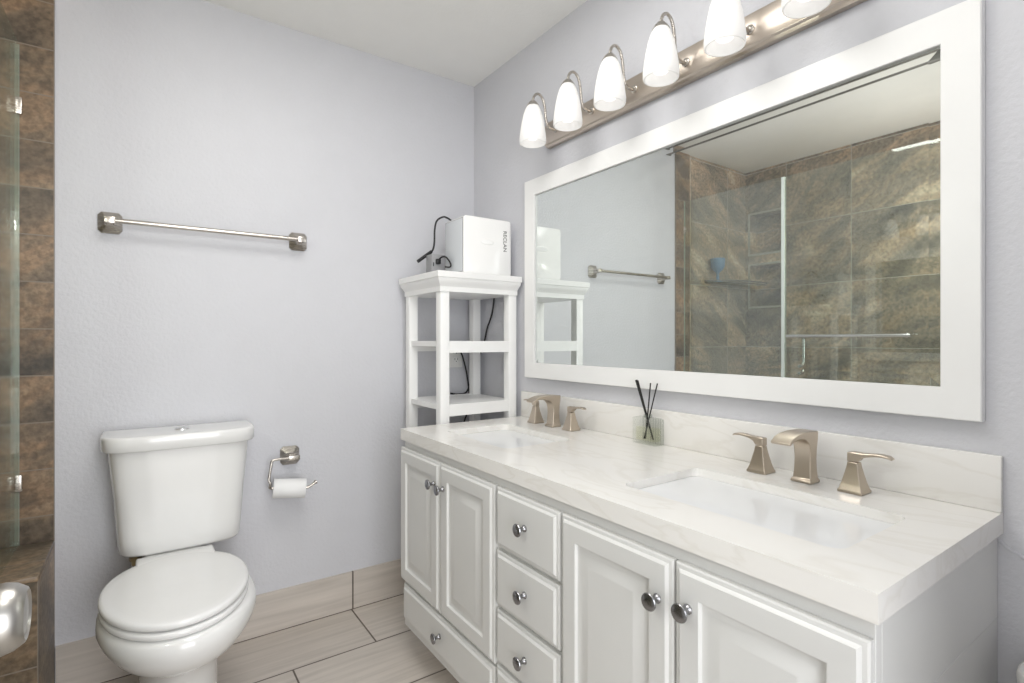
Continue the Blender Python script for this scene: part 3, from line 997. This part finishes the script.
cb = MB().tube([(-0.106, -0.030, 1.118), (-0.090, -0.034, 1.098), (-0.066, -0.030, 1.030), (-0.050, -0.026, 0.96), (-0.042, -0.024, 0.905), (-0.046, -0.028, 0.84), (-0.10, -0.030, 0.70), (-0.12, -0.030, 0.58)], 0.004, 10, 6)
pc = thing('outlet_cord', 'black cord plugged into the wall outlet behind the white tower', 'cord', (-0.1, -0.02, 1.08))
obj('cable', cb, M_black, pc)
obj('plug', MB().box(-0.119, -0.093, -0.034, -0.0086, 1.105, 1.131, 0.005), M_black, pc)

# ================================================================== BACK WALL FITTINGS
def faceted_plate(cx, cz, hw, hh):
    c_ = 0.3

    def ring(s, y):
        w, h = hw * s, hh * s
        return [(cx - w, y, cz - h + c_ * h), (cx - w + c_ * w, y, cz - h), (cx + w - c_ * w, y, cz - h), (cx + w, y, cz - h + c_ * h),
                (cx + w, y, cz + h - c_ * h), (cx + w - c_ * w, y, cz + h), (cx - w + c_ * w, y, cz + h), (cx - w, y, cz + h - c_ * h)]
    return MB().loft([ring(1, -0.0005), ring(1, -0.006), ring(0.42, -0.026), ring(0.36, -0.030), ring(0.33, -0.050)])


tb = thing('towel_bar', 'brushed nickel towel bar on the wall over the toilet', 'towel rail', (-1.145, 0, 1.57))
for cx in (-1.455, -0.842):
    mt = obj('mount', faceted_plate(cx, 1.571, 0.034, 0.036), M_nickel, tb, smooth=None)
    obj('socket', MB().box(cx - 0.014, cx + 0.016, -0.071, -0.049, 1.560, 1.582, 0.002), M_nickel, mt)
obj('bar', MB().bar([(-1.440, -0.060, 1.571), (-0.856, -0.060, 1.571)], 0.0085, 16), M_nickel, tb)

th = thing('toilet_paper_holder', 'brushed nickel pivoting paper holder on the wall beside the toilet', 'paper holder', (-0.876, 0, 0.70))
obj('mount', faceted_plate(-0.874, 0.700, 0.036, 0.037), M_nickel, th, smooth=None)
obj('arm', MB().box(-0.890, -0.848, -0.068, -0.049, 0.690, 0.709, 0.002)
    .tube([(-0.885, -0.060, 0.700), (-0.935, -0.060, 0.700), (-0.949, -0.060, 0.697), (-0.953, -0.061, 0.685), (-0.961, -0.065, 0.640), (-0.963, -0.067, 0.625), (-0.958, -0.069, 0.610), (-0.960, -0.066, 0.598), (-0.956, -0.064, 0.592), (-0.940, -0.0655, 0.590), (-0.84, -0.0845, 0.580), (-0.815, -0.088, 0.584), (-0.795, -0.090, 0.597)], 0.005, 12, 5)
    .lathe([(0.005, 0), (0.0085, 0.003), (0.0085, 0.008), (0.005, 0.010)], (-0.798, -0.0897, 0.595), (1, 0, 0.6), 16), M_nickel, th)
rl = thing('toilet_paper_roll', 'small white toilet paper roll on the nickel wall holder', 'toilet paper', (-0.888, -0.070, 0.555))
ax = Vector((1, -0.19, -0.10)).normalized()
obj('paper', MB().lathe([(0.016, 0), (0.0365, 0), (0.0375, 0.001), (0.0375, 0.117), (0.0365, 0.118), (0.016, 0.118), (0.016, 0)], (-0.947, -0.064, 0.590), ax, 40, False, False), M_paper, rl, smooth=50)
obj('core', MB().lathe([(0.0155, 0.001), (0.0155, 0.117), (0.0145, 0.117), (0.0145, 0.001), (0.0155, 0.001)], (-0.947, -0.064, 0.590), ax, 28, False, False), M_card, rl)

# ================================================================== TOILET
TX = -1.278
to = thing('toilet', 'white two-piece toilet with closed lid against the lavender wall', 'toilet', (TX, -0.4, 0.0))
# bowl and pedestal: rings of plan outlines
B = [(0.0, 0.112, -0.34, 0.185, 0.16, 2.3, 3.0), (0.012, 0.112, -0.34, 0.185, 0.16, 2.3, 3.0), (0.03, 0.105, -0.34, 0.175, 0.155, 2.3, 3.0), (0.10, 0.102, -0.34, 0.172, 0.155, 2.3, 3.0),
     (0.18, 0.104, -0.34, 0.180, 0.165, 2.2, 3.0), (0.235, 0.110, -0.36, 0.190, 0.175, 2.1, 2.8), (0.260, 0.122, -0.38, 0.210, 0.19, 2.0, 2.6), (0.285, 0.143, -0.405, 0.235, 0.21, 2.0, 2.5), (0.318, 0.170, -0.43, 0.263, 0.23, 2.0, 2.4),
     (0.352, 0.190, -0.437, 0.281, 0.24, 2.0, 2.4), (0.380, 0.199, -0.44, 0.287, 0.25, 2.0, 2.4), (0.402, 0.197, -0.44, 0.285, 0.25, 2.0, 2.4), (0.414, 0.189, -0.44, 0.277, 0.246, 2.0, 2.4), (0.417, 0.172, -0.44, 0.262, 0.235, 2.0, 2.4)]
bo = MB().loft([egg(TX + 0.008, w, yc, lf, lb, z, nf, nb) for z, w, yc, lf, lb, nf, nb in B])
bo.box(TX - 0.12, TX + 0.12, -0.29, -0.03, 0.25, 0.417, 0.02, 3)
bo.box(TX - 0.085, TX + 0.085, -0.20, -0.05, 0.40, 0.460, 0.012, 3)
obj('bowl', bo, M_porc, to, smooth=60)


def slabegg(prof, w, yc, lf, lb, nf=2.0, nb=2.3):
    return MB().loft([egg(TX, w - i, yc, lf - i, lb - i, z, nf, nb) for i, z in prof])


obj('seat', slabegg([(0.010, 0.4195), (0.002, 0.4205), (0.0, 0.424), (0.0, 0.432), (0.003, 0.436), (0.012, 0.4375)], 0.184, -0.443, 0.272, 0.235), M_seat, to, smooth=60)
ld = obj('seat_lid', slabegg([(0.008, 0.4430), (0.0015, 0.4435), (0.0, 0.446), (0.0, 0.455), (0.003, 0.459), (0.010, 0.4615), (0.03, 0.463), (0.08, 0.4655), (0.13, 0.4665)], 0.185, -0.441, 0.272, 0.235, 2.0, 2.15), M_seat, to, smooth=60)
obj('hinge_cover', MB().box(TX - 0.104, TX + 0.116, -0.300, -0.186, 0.423, 0.4625, 0.008, 3), M_seat, ld)
# tank
T = [(0.462, 0.162, 0.108, 0.045), (0.465, 0.173, 0.122, 0.045), (0.475, 0.179, 0.130, 0.046), (0.52, 0.183, 0.135, 0.046), (0.65, 0.192, 0.142, 0.046), (0.78, 0.2045, 0.148, 0.046), (0.812, 0.2065, 0.150, 0.046)]
obj('tank', MB().loft([egg(TX + 0.027, w, -0.065, lf, lb, z, 4.8, 9.0, 120) for z, w, lf, lb in T]), M_porc, to, smooth=50)
L = [(0.811, 0.209, 0.152, 0.046), (0.8115, 0.222, 0.163, 0.052), (0.816, 0.2255, 0.167, 0.054), (0.850, 0.2255, 0.167, 0.054), (0.8555, 0.224, 0.1655, 0.053), (0.8585, 0.2205, 0.162, 0.050), (0.8593, 0.212, 0.154, 0.045), (0.8595, 0.10, 0.07, 0.02)]
li = obj('tank_lid', MB().loft([egg(TX + 0.027, w, -0.065, lf, lb, z, 4.6, 14.0, 120) for z, w, lf, lb in L]), M_porc, to, smooth=50)
obj('flush_button', MB().lathe([(0.0225, 0), (0.0225, 0.003), (0.020, 0.0045), (0.019, 0.0035), (0.0165, 0.006), (0.0, 0.0068)], (TX + 0.027, -0.115, 0.8594), (0, 0, 1), 32), M_chrome, li, label='round chrome flush button')
obj('supply_nut', MB().lathe([(0.013, 0.0), (0.013, 0.014), (0.019, 0.015), (0.019, 0.026), (0.013, 0.027), (0.013, 0.034)], (TX - 0.105, -0.115, 0.419), (0, 0, 1), 6), M_brass, to, label='tarnished brass nut under the tank')
obj('supply_hose', MB().tube([(TX - 0.105, -0.115, 0.42), (TX - 0.120, -0.112, 0.36), (TX - 0.14, -0.09, 0.28), (TX - 0.165, -0.05, 0.21), (TX - 0.17, -0.012, 0.19)], 0.006, 10, 6), M_grey, to)

# ================================================================== BIN at the near end of the vanity
bx, by, br_ = -0.100, -2.122, 0.093
bn = thing('waste_bin', 'tall white round bin standing by the near end of the vanity', 'bin', (bx, by, 0))
obj('bin_body', MB().lathe([(0.078, 0.0), (0.081, 0.004), (0.0905, 0.572), (0.0905, 0.578), (0.0, 0.578)], (bx, by, 0.0002), (0, 0, 1), 48), M_bin, bn, smooth=50)
obj('lid', MB().lathe([(0.088, 0.5785), (br_, 0.579), (br_ + 0.001, 0.592), (br_ - 0.001, 0.600), (0.089, 0.602), (0.085, 0.600), (0.082, 0.594), (0.030, 0.592), (0.0, 0.592)], (bx, by, 0.0002), (0, 0, 1), 48), M_bin, bn, smooth=50)
